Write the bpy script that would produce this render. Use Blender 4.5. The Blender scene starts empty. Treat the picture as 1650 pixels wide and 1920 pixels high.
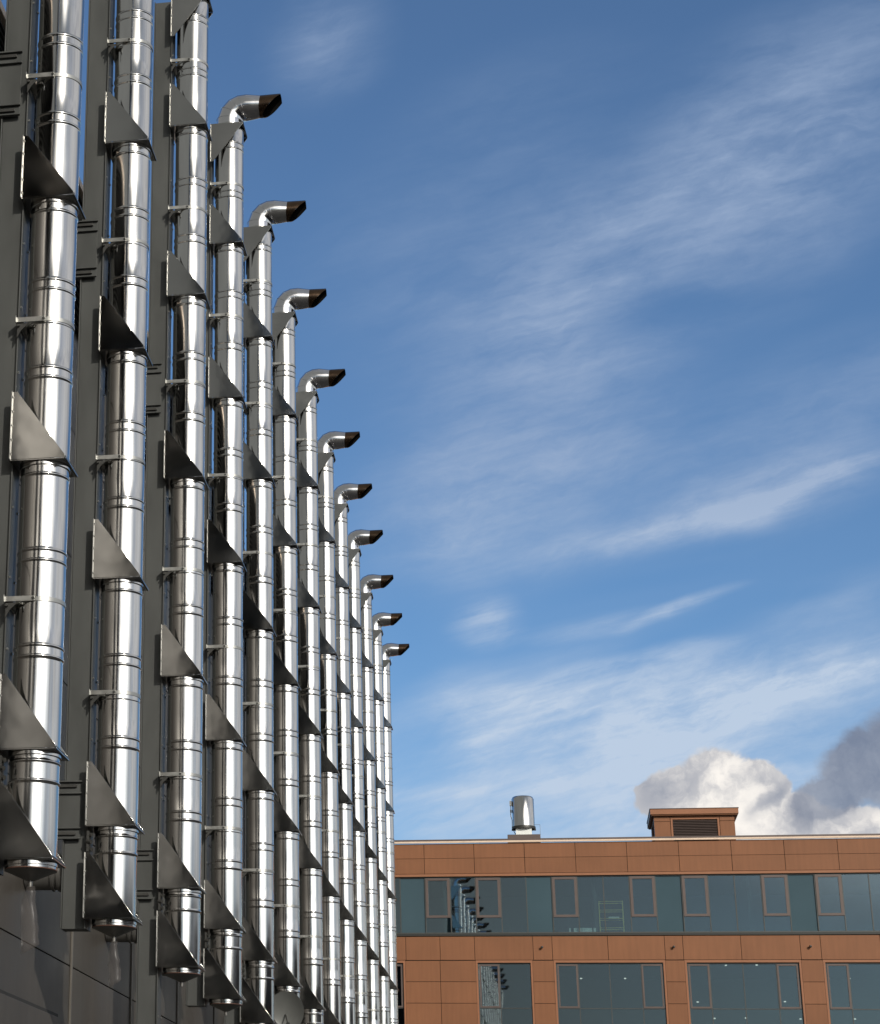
import bpy, bmesh, math, random
from mathutils import Vector, Matrix
random.seed(7)
R_ = math.radians
scene = bpy.context.scene
col = scene.collection

# ------------------------------------------------------------------ camera
PITCH, ROLL, YAW = 0.33489, 0.02461, 0.20795
FPX, PPX, PPY = 3779.57, 210.0, 960.0
fw = Vector((-math.sin(YAW)*math.cos(PITCH), math.cos(YAW)*math.cos(PITCH), math.sin(PITCH)))
rt0 = Vector((math.cos(YAW), math.sin(YAW), 0)); up0 = rt0.cross(fw)
rt = math.cos(ROLL)*rt0 + math.sin(ROLL)*up0
up = -math.sin(ROLL)*rt0 + math.cos(ROLL)*up0
cam_d = bpy.data.cameras.new("camera"); cam = bpy.data.objects.new("camera", cam_d); col.objects.link(cam)
cam.matrix_world = Matrix(((rt.x, up.x, -fw.x, 0), (rt.y, up.y, -fw.y, 0), (rt.z, up.z, -fw.z, 0), (0, 0, 0, 1)))
cam_d.sensor_fit = 'HORIZONTAL'; cam_d.sensor_width = 36
cam_d.lens = FPX/1650*36; cam_d.shift_x = (825-PPX)/1650
cam_d.clip_start = 0.1; cam_d.clip_end = 3000
scene.camera = cam

# ------------------------------------------------------------------ light
SUN_EL, SUN_AZ = R_(25), R_(33)          # azimuth measured from -Y towards +X
sun_dir = Vector((math.sin(SUN_AZ)*math.cos(SUN_EL), -math.cos(SUN_AZ)*math.cos(SUN_EL), math.sin(SUN_EL)))
sd = bpy.data.lights.new("sun", 'SUN'); sd.energy = 3.0; sd.angle = R_(0.53); sd.color = (1.0, 0.93, 0.82)
so = bpy.data.objects.new("sun", sd); col.objects.link(so)
so.rotation_euler = (-sun_dir).to_track_quat('-Z', 'Y').to_euler()
scene.view_settings.view_transform = 'Standard'; scene.view_settings.look = 'None'
scene.view_settings.exposure = 0.0; scene.view_settings.gamma = 1.0; scene.view_settings.use_curve_mapping = False

# ------------------------------------------------------------------ sky
world = bpy.data.worlds.new("World"); scene.world = world; world.use_nodes = True
wt = world.node_tree; wt.nodes.clear()
def wn(t, **k):
    n = wt.nodes.new(t)
    for a, b in k.items(): setattr(n, a, b)
    return n
def wl(a, b): wt.links.new(a, b)
def wmath(op, a, b=None, c=None, clamp=False):
    n = wn('ShaderNodeMath', operation=op); n.use_clamp = clamp
    for i, v in enumerate((a, b, c)):
        if v is None: continue
        if isinstance(v, (int, float)): n.inputs[i].default_value = v
        else: wl(v, n.inputs[i])
    return n.outputs[0]
def wsmooth(v, a, b, lo=0.0, hi=1.0):
    n = wn('ShaderNodeMapRange', interpolation_type='SMOOTHSTEP'); wl(v, n.inputs[0])
    for i, q in enumerate((a, b, lo, hi)): n.inputs[i+1].default_value = q
    return n.outputs[0]
def wmix(f, a, b):
    n = wn('ShaderNodeMix', data_type='RGBA')
    if isinstance(f, float): n.inputs[0].default_value = f
    else: wl(f, n.inputs[0])
    for i, v in ((6, a), (7, b)):
        if isinstance(v, tuple): n.inputs[i].default_value = (*v, 1)
        else: wl(v, n.inputs[i])
    return n.outputs[2]
tc = wn('ShaderNodeTexCoord'); DIR = tc.outputs['Generated']
def wdot(v):
    n = wn('ShaderNodeVectorMath', operation='DOT_PRODUCT'); wl(DIR, n.inputs[0]); n.inputs[1].default_value = v
    return n.outputs['Value']
sky = wn('ShaderNodeTexSky', sky_type='NISHITA'); sky.sun_disc = False
sky.sun_elevation = SUN_EL; sky.sun_rotation = math.atan2(sun_dir.x, sun_dir.y)
sky.air_density = 1.0; sky.dust_density = 0.6; sky.ozone_density = 2.2
SKY_STR = 0.104
# chart of the part of the sky dome above the far building (plane coordinates of a direction)
df = wdot(fw); dfs = wmath('MAXIMUM', df, 0.05)
U = wmath('MULTIPLY_ADD', wmath('DIVIDE', wdot(rt), dfs), FPX/1000, PPX/1000)
V = wmath('MULTIPLY_ADD', wmath('DIVIDE', wdot(up), dfs), FPX/1000, -PPY/1000)   # upwards positive
cx = wn('ShaderNodeCombineXYZ'); wl(U, cx.inputs[0]); wl(V, cx.inputs[1]); P = cx.outputs[0]
front = wsmooth(df, 0.55, 0.75)
def wnoise(vec, scale, detail=6, rough=0.55, sc=(1, 1, 1), rot=0.0, loc=(0, 0, 0), dist=0.0):
    m = wn('ShaderNodeMapping'); wl(vec, m.inputs[0])
    # rotate first, then stretch
    m.inputs['Rotation'].default_value = (0, 0, -rot)
    m2 = wn('ShaderNodeMapping'); wl(m.outputs[0], m2.inputs[0]); m2.inputs['Scale'].default_value = sc; m2.inputs['Location'].default_value = loc
    n = wn('ShaderNodeTexNoise'); wl(m2.outputs[0], n.inputs['Vector'])
    n.inputs['Scale'].default_value = scale; n.inputs['Detail'].default_value = detail
    n.inputs['Roughness'].default_value = rough; n.inputs['Distortion'].default_value = dist
    return n.outputs[0]
def blob(src, x, y, rx, ry, ang, amp, soft=0.0):
    m = wn('ShaderNodeMapping', vector_type='TEXTURE'); wl(src, m.inputs[0])
    m.inputs['Location'].default_value = (x/1000, -y/1000, 0)
    m.inputs['Rotation'].default_value = (0, 0, R_(ang)); m.inputs['Scale'].default_value = (rx/1000, ry/1000, 1)
    l = wn('ShaderNodeVectorMath', operation='LENGTH'); wl(m.outputs[0], l.inputs[0])
    return wsmooth(l.outputs['Value'], 1.0, soft, 0.0, amp)
def wsum(L):
    o = L[0]
    for a in L[1:]: o = wmath('ADD', o, a)
    return o
def wmax(L):
    o = L[0]
    for a in L[1:]: o = wmath('SMOOTH_MAX', o, a, 0.08)
    return o
def warp(vec, scale, amt, detail=5, loc=(0, 0, 0)):
    m = wn('ShaderNodeMapping'); wl(vec, m.inputs[0]); m.inputs['Location'].default_value = loc
    n = wn('ShaderNodeTexNoise'); wl(m.outputs[0], n.inputs['Vector']); n.inputs['Scale'].default_value = scale
    n.inputs['Detail'].default_value = detail; n.inputs['Roughness'].default_value = 0.6
    s = wn('ShaderNodeVectorMath', operation='SUBTRACT'); wl(n.outputs['Color'], s.inputs[0]); s.inputs[1].default_value = (.5, .5, .5)
    a = wn('ShaderNodeVectorMath', operation='MULTIPLY_ADD'); wl(s.outputs[0], a.inputs[0]); a.inputs[1].default_value = (amt, amt, 0); wl(vec, a.inputs[2])
    return a.outputs[0]
PW = warp(P, 2.2, 0.07, 3)
# wide thin veils, the clear pockets between them, and the brighter fibres
veils = [(1300, 430, 640, 260, 26, .50), (1560, 170, 480, 250, 24, .42), (620, 80, 170, 150, 40, .30), (1010, 840, 440, 300, 28, .50),
 (1520, 760, 460, 170, 18, .34), (1430, 925, 440, 110, 18, .50), (1150, 1010, 380, 60, 16, .26), (930, 560, 420, 260, 30, .22), (820, 980, 220, 220, 10, .22), (950, 260, 420, 200, 28, .14), (700, 480, 260, 200, 30, .10),
 (1120, 1350, 540, 180, 10, .68), (1500, 1280, 540, 140, 13, .64), (1250, 1480, 700, 170, 4, .62), (860, 1330, 190, 100, 16, .34), (1180, 1560, 620, 95, 0, .34), (820, 1540, 240, 90, 0, .30), (1560, 1120, 240, 70, 16, .22)]
fibres = [(1275, 1141, 170, 20, 21, .40), (1130, 1172, 240, 30, 8, .22), (919, 1165, 95, 70, 12, .50), (1420, 938, 360, 42, 19, .36), (1570, 880, 200, 40, 20, .26), (1022, 1300, 280, 52, 13, .34),
 (1500, 1268, 380, 60, 15, .30), (1220, 1232, 240, 26, 10, .26), (950, 1385, 200, 60, 20, .22), (1050, 600, 260, 70, 30, .14), (860, 1490, 260, 26, 3, .24), (1180, 1440, 300, 40, 10, .20)]
pockets = [(1310, 566, 330, 62, 13, .75), (1600, 640, 220, 50, 14, .35), (1362, 1022, 260, 42, 14, .75), (1200, 1095, 300, 30, 10, .6), (1240, 1205, 300, 42, 17, .80), (1480, 1110, 200, 34, 14, .6),
 (800, 1395, 110, 100, 120, .55), (770, 1180, 130, 190, 0, .7), (1090, 1400, 200, 24, 18, .3), (1060, 1545, 110, 40, 10, .3), (880, 260, 420, 90, 30, .3)]
st1 = wnoise(PW, 1.0, 8, 0.58, (1.6, 12.0, 1), R_(17))
st2 = wnoise(P, 1.0, 6, 0.55, (2.2, 3.6, 1), R_(24), (4, 2, 0))
st3 = wnoise(P, 1.0, 6, 0.6, (3.0, 60.0, 1), R_(15), (1, 7, 0))
PM = warp(P, 4.5, 0.10, 4, (7, 1, 0))
st4 = wnoise(PM, 1.0, 8, 0.64, (5.5, 17.0, 1), R_(19), (9, 3, 0))
st5 = wnoise(PM, 1.0, 7, 0.6, (2.4, 8.0, 1), R_(12), (2, 8, 0))
vt_ = wmath('ADD', wmath('ADD', wmath('MULTIPLY', wsmooth(st1, .25, .78), 0.42), wmath('MULTIPLY', wsmooth(st2, .25, .75), 0.50)), wmath('MULTIPLY_ADD', wsmooth(st3, .3, .7), 0.20, 0.46))
mot = wmath('ADD', wsmooth(st4, .28, .74, .62, 1.22), wsmooth(st5, .34, .66, -.26, .26))
cir = wmath('MULTIPLY', wsum([blob(PW, *b) for b in veils]), wmath('MULTIPLY', vt_, mot))
ft_ = wmath('ADD', wmath('ADD', wmath('MULTIPLY', wsmooth(st1, .35, .68), 0.65), wmath('MULTIPLY', wsmooth(st4, .38, .66), 0.6)), wmath('MULTIPLY_ADD', wsmooth(st3, .3, .7), 0.5, 0.1))
cir = wmath('ADD', cir, 0.05)
cir = wmath('MULTIPLY', cir, wmath('SUBTRACT', 1.0, wmath('MINIMUM', wsum([blob(PW, *b) for b in pockets]), .92)))
cir = wmath('ADD', cir, wmath('MULTIPLY', wsum([blob(PW, *b) for b in fibres]), ft_))
cir = wmath('MULTIPLY', wmath('MINIMUM', cir, 0.9), front)
# heaped cloud low over the far building
PC = warp(warp(P, 9.0, 0.065, 4), 34.0, 0.018, 4, (3, 3, 3))
cum = wmax([blob(PC, *b) for b in [(1335, 1474, 108, 98, 0, 1), (1256, 1486, 84, 66, 0, 1), (1225, 1480, 44, 40, 0, 1), (1425, 1478, 95, 62, -28, 1),
      (1500, 1545, 125, 75, 0, 1), (1620, 1570, 150, 95, 0, 1), (1440, 1525, 90, 60, 0, 1), (1370, 1580, 200, 85, 0, 1)]])
cumm = wsmooth(cum, .12, .30)
drk = wmax([blob(PC, *b) for b in [(1700, 1420, 170, 130, 20, 1), (1610, 1440, 105, 90, 30, 1), (1560, 1490, 130, 55, 25, 1)]])
drkm = wsmooth(drk, .06, .42)
n1 = wnoise(PC, 9.0, 7, .6, (1, 1, 1), 0, (0, 0, 0)); n1b = wnoise(PC, 9.0, 7, .6, (1, 1, 1), 0, (-.12, .16, 0))
rel = wsmooth(wmath('SUBTRACT', n1, n1b), -.10, .12)
shade_l = blob(P, 1215, 1500, 110, 110, 20, .85); shade_r = blob(PC, 1445, 1500, 75, 24, 38, .8); shade_b = blob(PC, 1560, 1530, 130, 40, 15, .6)
dk = wmath('MINIMUM', wsum([shade_l, shade_r, shade_b]), 1.0)
lit = wmath('MULTIPLY', wsmooth(n1, .25, .68, .45, 1.0), wmath('SUBTRACT', 1.0, wmath('MULTIPLY', dk, .85)))
lit = wmath('MULTIPLY', lit, wmath('MULTIPLY_ADD', rel, .35, .65))
cumcol = wmix(lit, (.21, .25, .34), (1.0, .95, .89))
drkcol = wmix(wsmooth(n1, .3, .7), (.19, .22, .30), (.33, .36, .43))
sct = wn('ShaderNodeVectorMath', operation='MULTIPLY'); wl(sky.outputs[0], sct.inputs[0]); sct.inputs[1].default_value = (.64, .87, 1.06)   # deeper blue, as through a polarising filter
skc = wn('ShaderNodeVectorMath', operation='SCALE'); wl(sct.outputs[0], skc.inputs[0]); skc.inputs['Scale'].default_value = SKY_STR
c1 = wmix(cir, skc.outputs[0], wmix(wsmooth(V, -.75, -1.35), (.34, .44, .62), (.54, .64, .78)))
c2 = wmix(wmath('MULTIPLY', cumm, front), c1, cumcol)
c3 = wmix(wmath('MULTIPLY', wmath('MULTIPLY', drkm, .9), front), c2, drkcol)
# the rest of the sky, behind and beside the viewer: broken bright cloud, densest below the sun
sep = wn('ShaderNodeSeparateXYZ'); wl(DIR, sep.inputs[0]); Zd = sep.outputs[2]
bn = wnoise(DIR, 3.2, 7, .6, (1, 1, 2.2), 0, (2.3, .7, .1))
back = wmath('SUBTRACT', 1.0, front)
brk = wmath('MULTIPLY', wsmooth(bn, .46, .66, .05, .7), back)
c4a = wmix(brk, c3, (.40, .44, .50))
def lobe0(az, el, a, b, amp):
    v = (math.sin(R_(az))*math.cos(R_(el)), -math.cos(R_(az))*math.cos(R_(el)), math.sin(R_(el)))
    return wsmooth(wdot(v), math.cos(R_(a)), math.cos(R_(b)), 0, amp)
veil = wmath('MINIMUM', wsum([lobe0(-50, 20, 62, 40, .95), lobe0(-5, 55, 50, 20, .5)]), .95)      # even grey cloud behind the boiler house
c4b = wmix(wmath('MULTIPLY', back, .6), c4a, (.30, .30, .30)); c4 = wmix(veil, c4b, (.22, .225, .215))
def lobe(az, el, a, b, amp):
    v = (math.sin(R_(az))*math.cos(R_(el)), -math.cos(R_(az))*math.cos(R_(el)), math.sin(R_(el)))
    return wsmooth(wdot(v), math.cos(R_(a)), math.cos(R_(b)), 0, amp)
glow = wsum([lobe(30, 18, 24, 7, 1.0), lobe(50, 14, 20, 5, .5), lobe(12, 20, 14, 4, .45), lobe(100, 25, 45, 10, .16)])
glow = wmath('MULTIPLY', glow, wsmooth(wnoise(DIR, 5.0, 6, .6, (1, 1, 2.5), 0, (5, 1, 2)), .30, .62, .45, 1.15))
ga = wn('ShaderNodeVectorMath', operation='SCALE'); ga.inputs[0].default_value = (2.5, 2.36, 2.15); wl(glow, ga.inputs['Scale'])
gs = wn('ShaderNodeVectorMath', operation='ADD'); wl(c4, gs.inputs[0]); wl(ga.outputs[0], gs.inputs[1])
bg = wn('ShaderNodeBackground'); wl(gs.outputs[0], bg.inputs[0]); bg.inputs[1].default_value = 1.0
wo = wn('ShaderNodeOutputWorld'); wl(bg.outputs[0], wo.inputs[0])
world.cycles.sampling_method = 'MANUAL'; world.cycles.sample_map_resolution = 1024

# ------------------------------------------------------------------ materials
def mat(name, rgb, rough=.5, metal=0.0, spec=.5, var=0.0, vscale=3.0, vstretch=(1, 1, 1), bump=0.0, bscale=4.0, bstretch=(1, 1, 1),
        rvar=0.0, fine=0.0, aniso=0.0):
    m = bpy.data.materials.new(name); m.use_nodes = True; nt = m.node_tree; N = nt.nodes; L = nt.links
    b = N['Principled BSDF']; b.inputs['Base Color'].default_value = (*rgb, 1); b.inputs['Roughness'].default_value = rough
    b.inputs['Metallic'].default_value = metal; b.inputs['Specular IOR Level'].default_value = spec
    t = N.new('ShaderNodeTexCoord'); vec = t.outputs['Object']
    oi = N.new('ShaderNodeObjectInfo')
    off = N.new('ShaderNodeVectorMath'); off.operation = 'MULTIPLY_ADD'
    cxyz = N.new('ShaderNodeCombineXYZ'); L.new(oi.outputs['Random'], cxyz.inputs[0]); L.new(oi.outputs['Random'], cxyz.inputs[2])
    L.new(cxyz.outputs[0], off.inputs[0]); off.inputs[1].default_value = (31, 17, 23); L.new(vec, off.inputs[2]); vec = off.outputs[0]
    def nz(scale, st, det=5):
        mp = N.new('ShaderNodeMapping'); L.new(vec, mp.inputs[0]); mp.inputs['Scale'].default_value = st
        n = N.new('ShaderNodeTexNoise'); L.new(mp.outputs[0], n.inputs['Vector']); n.inputs['Scale'].default_value = scale
        n.inputs['Detail'].default_value = det; return n.outputs[0]
    if var or rvar:
        n = nz(vscale, vstretch)
    if var:
        mr = N.new('ShaderNodeMapRange'); L.new(n, mr.inputs[0]); mr.inputs[1].default_value = .3; mr.inputs[2].default_value = .7
        mr.inputs[3].default_value = 1-var; mr.inputs[4].default_value = 1+var
        sc = N.new('ShaderNodeVectorMath'); sc.operation = 'SCALE'; sc.inputs[0].default_value = rgb; L.new(mr.outputs[0], sc.inputs['Scale'])
        L.new(sc.outputs[0], b.inputs['Base Color'])
    if rvar:
        mr = N.new('ShaderNodeMapRange'); L.new(n, mr.inputs[0]); mr.inputs[1].default_value = .3; mr.inputs[2].default_value = .7
        mr.inputs[3].default_value = max(rough-rvar, .02); mr.inputs[4].default_value = rough+rvar
        L.new(mr.outputs[0], b.inputs['Roughness'])
    if bump or fine:
        hb = None
        for (s_, st, a, d) in ((bscale, bstretch, bump, 2), (160, (1, 1, 1), fine, 3)):
            if not a: continue
            bn_ = N.new('ShaderNodeBump'); bn_.inputs['Distance'].default_value = a; bn_.inputs['Strength'].default_value = 1
            L.new(nz(s_, st, d), bn_.inputs['Height'])
            if hb: L.new(hb, bn_.inputs['Normal'])
            hb = bn_.outputs[0]
        L.new(hb, b.inputs['Normal'])
    if aniso:
        b.inputs['Anisotropic'].default_value = aniso
    return m
M = {}
M['steel'] = mat('polished_steel', (.63, .62, .60), .135, 1.0, var=.10, vscale=3.0, vstretch=(3, 3, .35), rvar=.07, bump=.005, bscale=2.2, bstretch=(1, 1, .5))
M['plate'] = mat('steel_plate', (.43, .42, .40), .13, 1.0, var=.07, vscale=2, rvar=.04, bump=.006, bscale=2.2)
M['elbow'] = mat('elbow_steel', (.76, .75, .76), .14, 1.0, var=.08, vscale=4, rvar=.05, bump=.0012, bscale=4)
M['nozzle'] = mat('bronze_brown_steel', (.135, .088, .058), .20, 1.0, var=.15, vscale=6, rvar=.05, bump=.003, bscale=5)  # even bronze brown colour over the whole nozzle
M['soot'] = mat('sooty_inside', (.006, .0055, .005), .9, 0, .05)
M['column'] = mat('column_paint', (.052, .055, .053), .5, 0.0, var=.14, vscale=2.2, vstretch=(2, 2, .6), bump=.0015, bscale=5, rvar=.08)
M['galv'] = mat('galvanised', (.40, .40, .38), .35, .85, var=.12, vscale=9, rvar=.08)
M['dark_iron'] = mat('dark_iron', (.05, .05, .047), .45, .4, var=.2, vscale=8)
M['rust'] = mat('rusty_rim', (.11, .055, .04), .6, .3, var=.25, vscale=14)
M['cladding'] = mat('metal_cladding', (.068, .061, .053), .50, .15, var=.22, vscale=.8, rvar=.08, bump=.010, bscale=.9, bstretch=(1, 1, 1.4))
M['batten'] = mat('seam_strip_metal', (.13, .12, .105), .45, .3, var=.12, vscale=3)
M['gap'] = mat('dark_gap', (.02, .02, .02), .8)
M['coping'] = mat('pale_coping', (.52, .42, .33), .45, .3, var=.1)
M['panel'] = mat('terracotta_panel', (.225, .095, .044), .55, 0, .3, var=.07, vscale=.7, fine=.0006)
def island_tone(m, amt, streak=.0):
    nt = m.node_tree; N = nt.nodes; L = nt.links; b = N['Principled BSDF']; src = b.inputs['Base Color'].links[0].from_socket
    g_ = N.new('ShaderNodeNewGeometry'); mr = N.new('ShaderNodeMapRange'); L.new(g_.outputs['Random Per Island'], mr.inputs[0])
    mr.inputs[3].default_value = 1-amt; mr.inputs[4].default_value = 1+amt
    t = N.new('ShaderNodeTexCoord'); mp = N.new('ShaderNodeMapping'); mp.inputs['Scale'].default_value = (6, 6, .5); L.new(t.outputs['Object'], mp.inputs[0])
    n = N.new('ShaderNodeTexNoise'); n.inputs['Scale'].default_value = 1.5; n.inputs['Detail'].default_value = 5; L.new(mp.outputs[0], n.inputs['Vector'])
    m2 = N.new('ShaderNodeMapRange'); L.new(n.outputs[0], m2.inputs[0]); m2.inputs[1].default_value = .35; m2.inputs[2].default_value = .75; m2.inputs[3].default_value = 1; m2.inputs[4].default_value = 1-streak
    mu = N.new('ShaderNodeMath'); mu.operation = 'MULTIPLY'; L.new(mr.outputs[0], mu.inputs[0]); L.new(m2.outputs[0], mu.inputs[1])
    sc = N.new('ShaderNodeVectorMath'); sc.operation = 'SCALE'; L.new(src, sc.inputs[0]); L.new(mu.outputs[0], sc.inputs['Scale']); L.new(sc.outputs[0], b.inputs['Base Color'])
island_tone(M['panel'], .055, .12); island_tone(M['cladding'], .10, .15)
M['panel_trim'] = mat('terracotta_trim', (.28, .122, .062), .45, 0, .35, var=.05)
M['flash'] = mat('pale_flashing', (.80, .62, .48), .35, .3, var=.05)
M['frame'] = mat('window_frame', (.105, .080, .073), .45, .2, var=.06)
M['alu'] = mat('mullion_metal', (.075, .08, .078), .4, .5)
M['sill'] = mat('dark_sill', (.035, .036, .034), .45, .4)
M['teal'] = mat('teal_glass_panel', (.052, .088, .108), .10, 0, .3, var=.08, vscale=.5)
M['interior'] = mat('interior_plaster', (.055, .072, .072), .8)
M['yellow'] = mat('yellow_tube', (.75, .62, .16), .5)
M['white'] = mat('white_enamel', (.75, .78, .76), .4)
M['asphalt'] = mat('asphalt', (.040, .040, .039), .85, 0, .3, var=.25, vscale=.6, fine=.004)
M['ductm'] = mat('dull_duct', (.20, .195, .185), .38, .7, var=.12, vscale=5)
M['bark'] = mat('bark', (.09, .065, .045), .85, var=.2)
M['leaf'] = mat('leaf', (.055, .075, .03), .6, var=.3, vscale=.9)
M['brickb'] = mat('brown_render', (.17, .11, .08), .7, var=.12, vscale=.6)
M['sleeve'] = mat('plastic_sleeve', (.22, .215, .20), .25, 0, .6, var=.15, bump=.01, bscale=9)
M['dish'] = mat('dish_paint', (.13, .135, .13), .45, .1, var=.08)
M['roofm'] = mat('roof_felt', (.09, .085, .08), .8)
def glass(name, tint, refl):
    m = bpy.data.materials.new(name); m.use_nodes = True; nt = m.node_tree; N = nt.nodes; L = nt.links; N.clear()
    o = N.new('ShaderNodeOutputMaterial'); mx = N.new('ShaderNodeMixShader'); g = N.new('ShaderNodeBsdfGlossy'); t = N.new('ShaderNodeBsdfTransparent')
    g.inputs['Roughness'].default_value = .015; g.inputs['Color'].default_value = (.86, .96, 1.0, 1); t.inputs['Color'].default_value = (*tint, 1)
    fr = N.new('ShaderNodeFresnel'); fr.inputs['IOR'].default_value = 1.5
    a = N.new('ShaderNodeMath'); a.operation = 'ADD'; a.inputs[1].default_value = refl; L.new(fr.outputs[0], a.inputs[0])
    tc_ = N.new('ShaderNodeTexCoord'); ns = N.new('ShaderNodeTexNoise'); ns.inputs['Scale'].default_value = .7; ns.inputs['Detail'].default_value = 1
    L.new(tc_.outputs['Object'], ns.inputs['Vector'])
    bp = N.new('ShaderNodeBump'); bp.inputs['Distance'].default_value = .0012; L.new(ns.outputs[0], bp.inputs['Height']); L.new(bp.outputs[0], g.inputs['Normal'])
    L.new(a.outputs[0], mx.inputs[0]); L.new(t.outputs[0], mx.inputs[1]); L.new(g.outputs[0], mx.inputs[2]); L.new(mx.outputs[0], o.inputs[0])
    return m
M['glass'] = glass('window_glass', (.70, .80, .80), .17)
sm_ = bpy.data.materials.new('plastic_film'); sm_.use_nodes = True; n_ = sm_.node_tree.nodes; l_ = sm_.node_tree.links
pb = n_['Principled BSDF']; pb.inputs['Base Color'].default_value = (.11, .10, .095, 1); pb.inputs['Roughness'].default_value = .3; pb.inputs['Alpha'].default_value = .28
M['sleeve'] = sm_
M['glass_b'] = glass('window_glass_low', (.58, .64, .62), .15)
lamp = bpy.data.materials.new('lamp_glow'); lamp.use_nodes = True
lamp.node_tree.nodes['Principled BSDF'].inputs['Emission Color'].default_value = (1, 1, .95, 1)
lamp.node_tree.nodes['Principled BSDF'].inputs['Emission Strength'].default_value = 1.6
M['lamp'] = lamp

# ------------------------------------------------------------------ mesh helpers
class MB:
    def __init__(s): s.v = []; s.f = []; s.m = []; s.mats = []; s.mi = 0; s.sm = []; s.smooth = False
    def use(s, name):
        if name not in s.mats: s.mats.append(name)
        s.mi = s.mats.index(name); return s
    def face(s, idx): s.f.append(idx); s.m.append(s.mi); s.sm.append(s.smooth)
    def box(s, x0, x1, y0, y1, z0, z1):
        b = len(s.v)
        s.v += [(x, y, z) for z in (z0, z1) for y in (y0, y1) for x in (x0, x1)]
        for q in ((0, 2, 3, 1), (4, 5, 7, 6), (0, 1, 5, 4), (2, 6, 7, 3), (0, 4, 6, 2), (1, 3, 7, 5)): s.face([b+i for i in q])
        return s
    def prism(s, pts, y0, y1):          # polygon in x,z extruded along y
        b = len(s.v); n = len(pts)
        s.v += [(x, y0, z) for x, z in pts] + [(x, y1, z) for x, z in pts]
        s.face([b+i for i in range(n)]); s.face([b+n+i for i in reversed(range(n))])
        for i in range(n): j = (i+1) % n; s.face([b+i, b+n+i, b+n+j, b+j])
        return s
    def rings(s, rs, seg=48, cap0=False, cap1=False):   # rs: list of (centre, axis_u, axis_v, r)
        b = len(s.v); s.smooth = True
        for c, u_, v_, r in rs:
            for k in range(seg):
                a = 2*math.pi*k/seg
                s.v.append(tuple(c + u_*(r*math.cos(a)) + v_*(r*math.sin(a))))
        for i in range(len(rs)-1):
            for k in range(seg):
                k2 = (k+1) % seg
                s.face([b+i*seg+k, b+i*seg+k2, b+(i+1)*seg+k2, b+(i+1)*seg+k])
        s.smooth = False
        if cap0: s.face([b+k for k in reversed(range(seg))])
        if cap1: s.face([b+(len(rs)-1)*seg+k for k in range(seg)])
        return s
    def lathe(s, prof, x=0, y=0, seg=56, cap0=False, cap1=False):
        X, Y = Vector((1, 0, 0)), Vector((0, 1, 0))
        return s.rings([(Vector((x, y, z)), X, Y, r) for r, z in prof], seg, cap0, cap1)
    def tube(s, a, b, r, seg=12, caps=True):
        a, b = Vector(a), Vector(b); d = (b-a).normalized()
        u_ = d.orthogonal().normalized(); v_ = d.cross(u_)
        return s.rings([(a, u_, v_, r), (b, u_, v_, r)], seg, caps, caps)
    def build(s, name, parent=None, bevel=0.0, sharp=30):
        me = bpy.data.meshes.new(name); me.from_pydata(s.v, [], s.f)
        for n in s.mats: me.materials.append(M[n])
        for p, mi, sm in zip(me.polygons, s.m, s.sm): p.material_index = mi; p.use_smooth = sm
        bm = bmesh.new(); bm.from_mesh(me); bmesh.ops.recalc_face_normals(bm, faces=bm.faces); bm.to_mesh(me); bm.free()
        me.set_sharp_from_angle(angle=R_(sharp))
        o = bpy.data.objects.new(name, me); col.objects.link(o); o.parent = parent
        if bevel:
            bv = o.modifiers.new('bevel', 'BEVEL'); bv.width = bevel; bv.segments = 2; bv.limit_method = 'ANGLE'; bv.angle_limit = R_(50)
        return o
def tag(o, label=None, cat=None, group=None, kind=None):
    for k, v in (('label', label), ('category', cat), ('group', group), ('kind', kind)):
        if v: o[k] = v
    return o
def empty(name, loc=(0, 0, 0), rz=0):
    o = bpy.data.objects.new(name, None); o.empty_display_size = .3; col.objects.link(o); o.location = loc; o.rotation_euler = (0, 0, rz); return o
def kids(o): return [c for c in bpy.data.objects if c.parent == o]
def copy_tree(o, parent=None):
    c = o.copy(); col.objects.link(c); c.parent = parent
    for ch in kids(o): copy_tree(ch, c)
    return c

GZ = -1.6
# ------------------------------------------------------------------ ground
g = MB().use('asphalt'); g.v = [(-900, -900, GZ), (900, -900, GZ), (900, 900, GZ), (-900, 900, GZ)]; g.face([0, 1, 2, 3])
tag(g.build('ground'), kind='structure')

# ------------------------------------------------------------------ positions of the flues
XP, RP = -3.90, 0.205
YK = [15.68348, 19.05649, 22.94037, 26.33619, 29.69686, 33.06979, 36.79627, 40.18376, 43.46025, 46.76827, 50.43624, 53.95503, 57.14528]
YALL = [YK[0]-7.25, YK[0]-3.4] + YK
LEV = [2.636, 3.517, 6.004, 8.486, 10.936, 13.36]
TOPB = 15.32           # underside-up bracket
CLAMPS = [4.80, 7.30, 9.75, 12.19, 14.35]
JOINTS = [4.345, 5.17, 6.82, 7.65, 9.30, 10.11, 11.74, 12.55, 14.17, 14.98]

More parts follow.
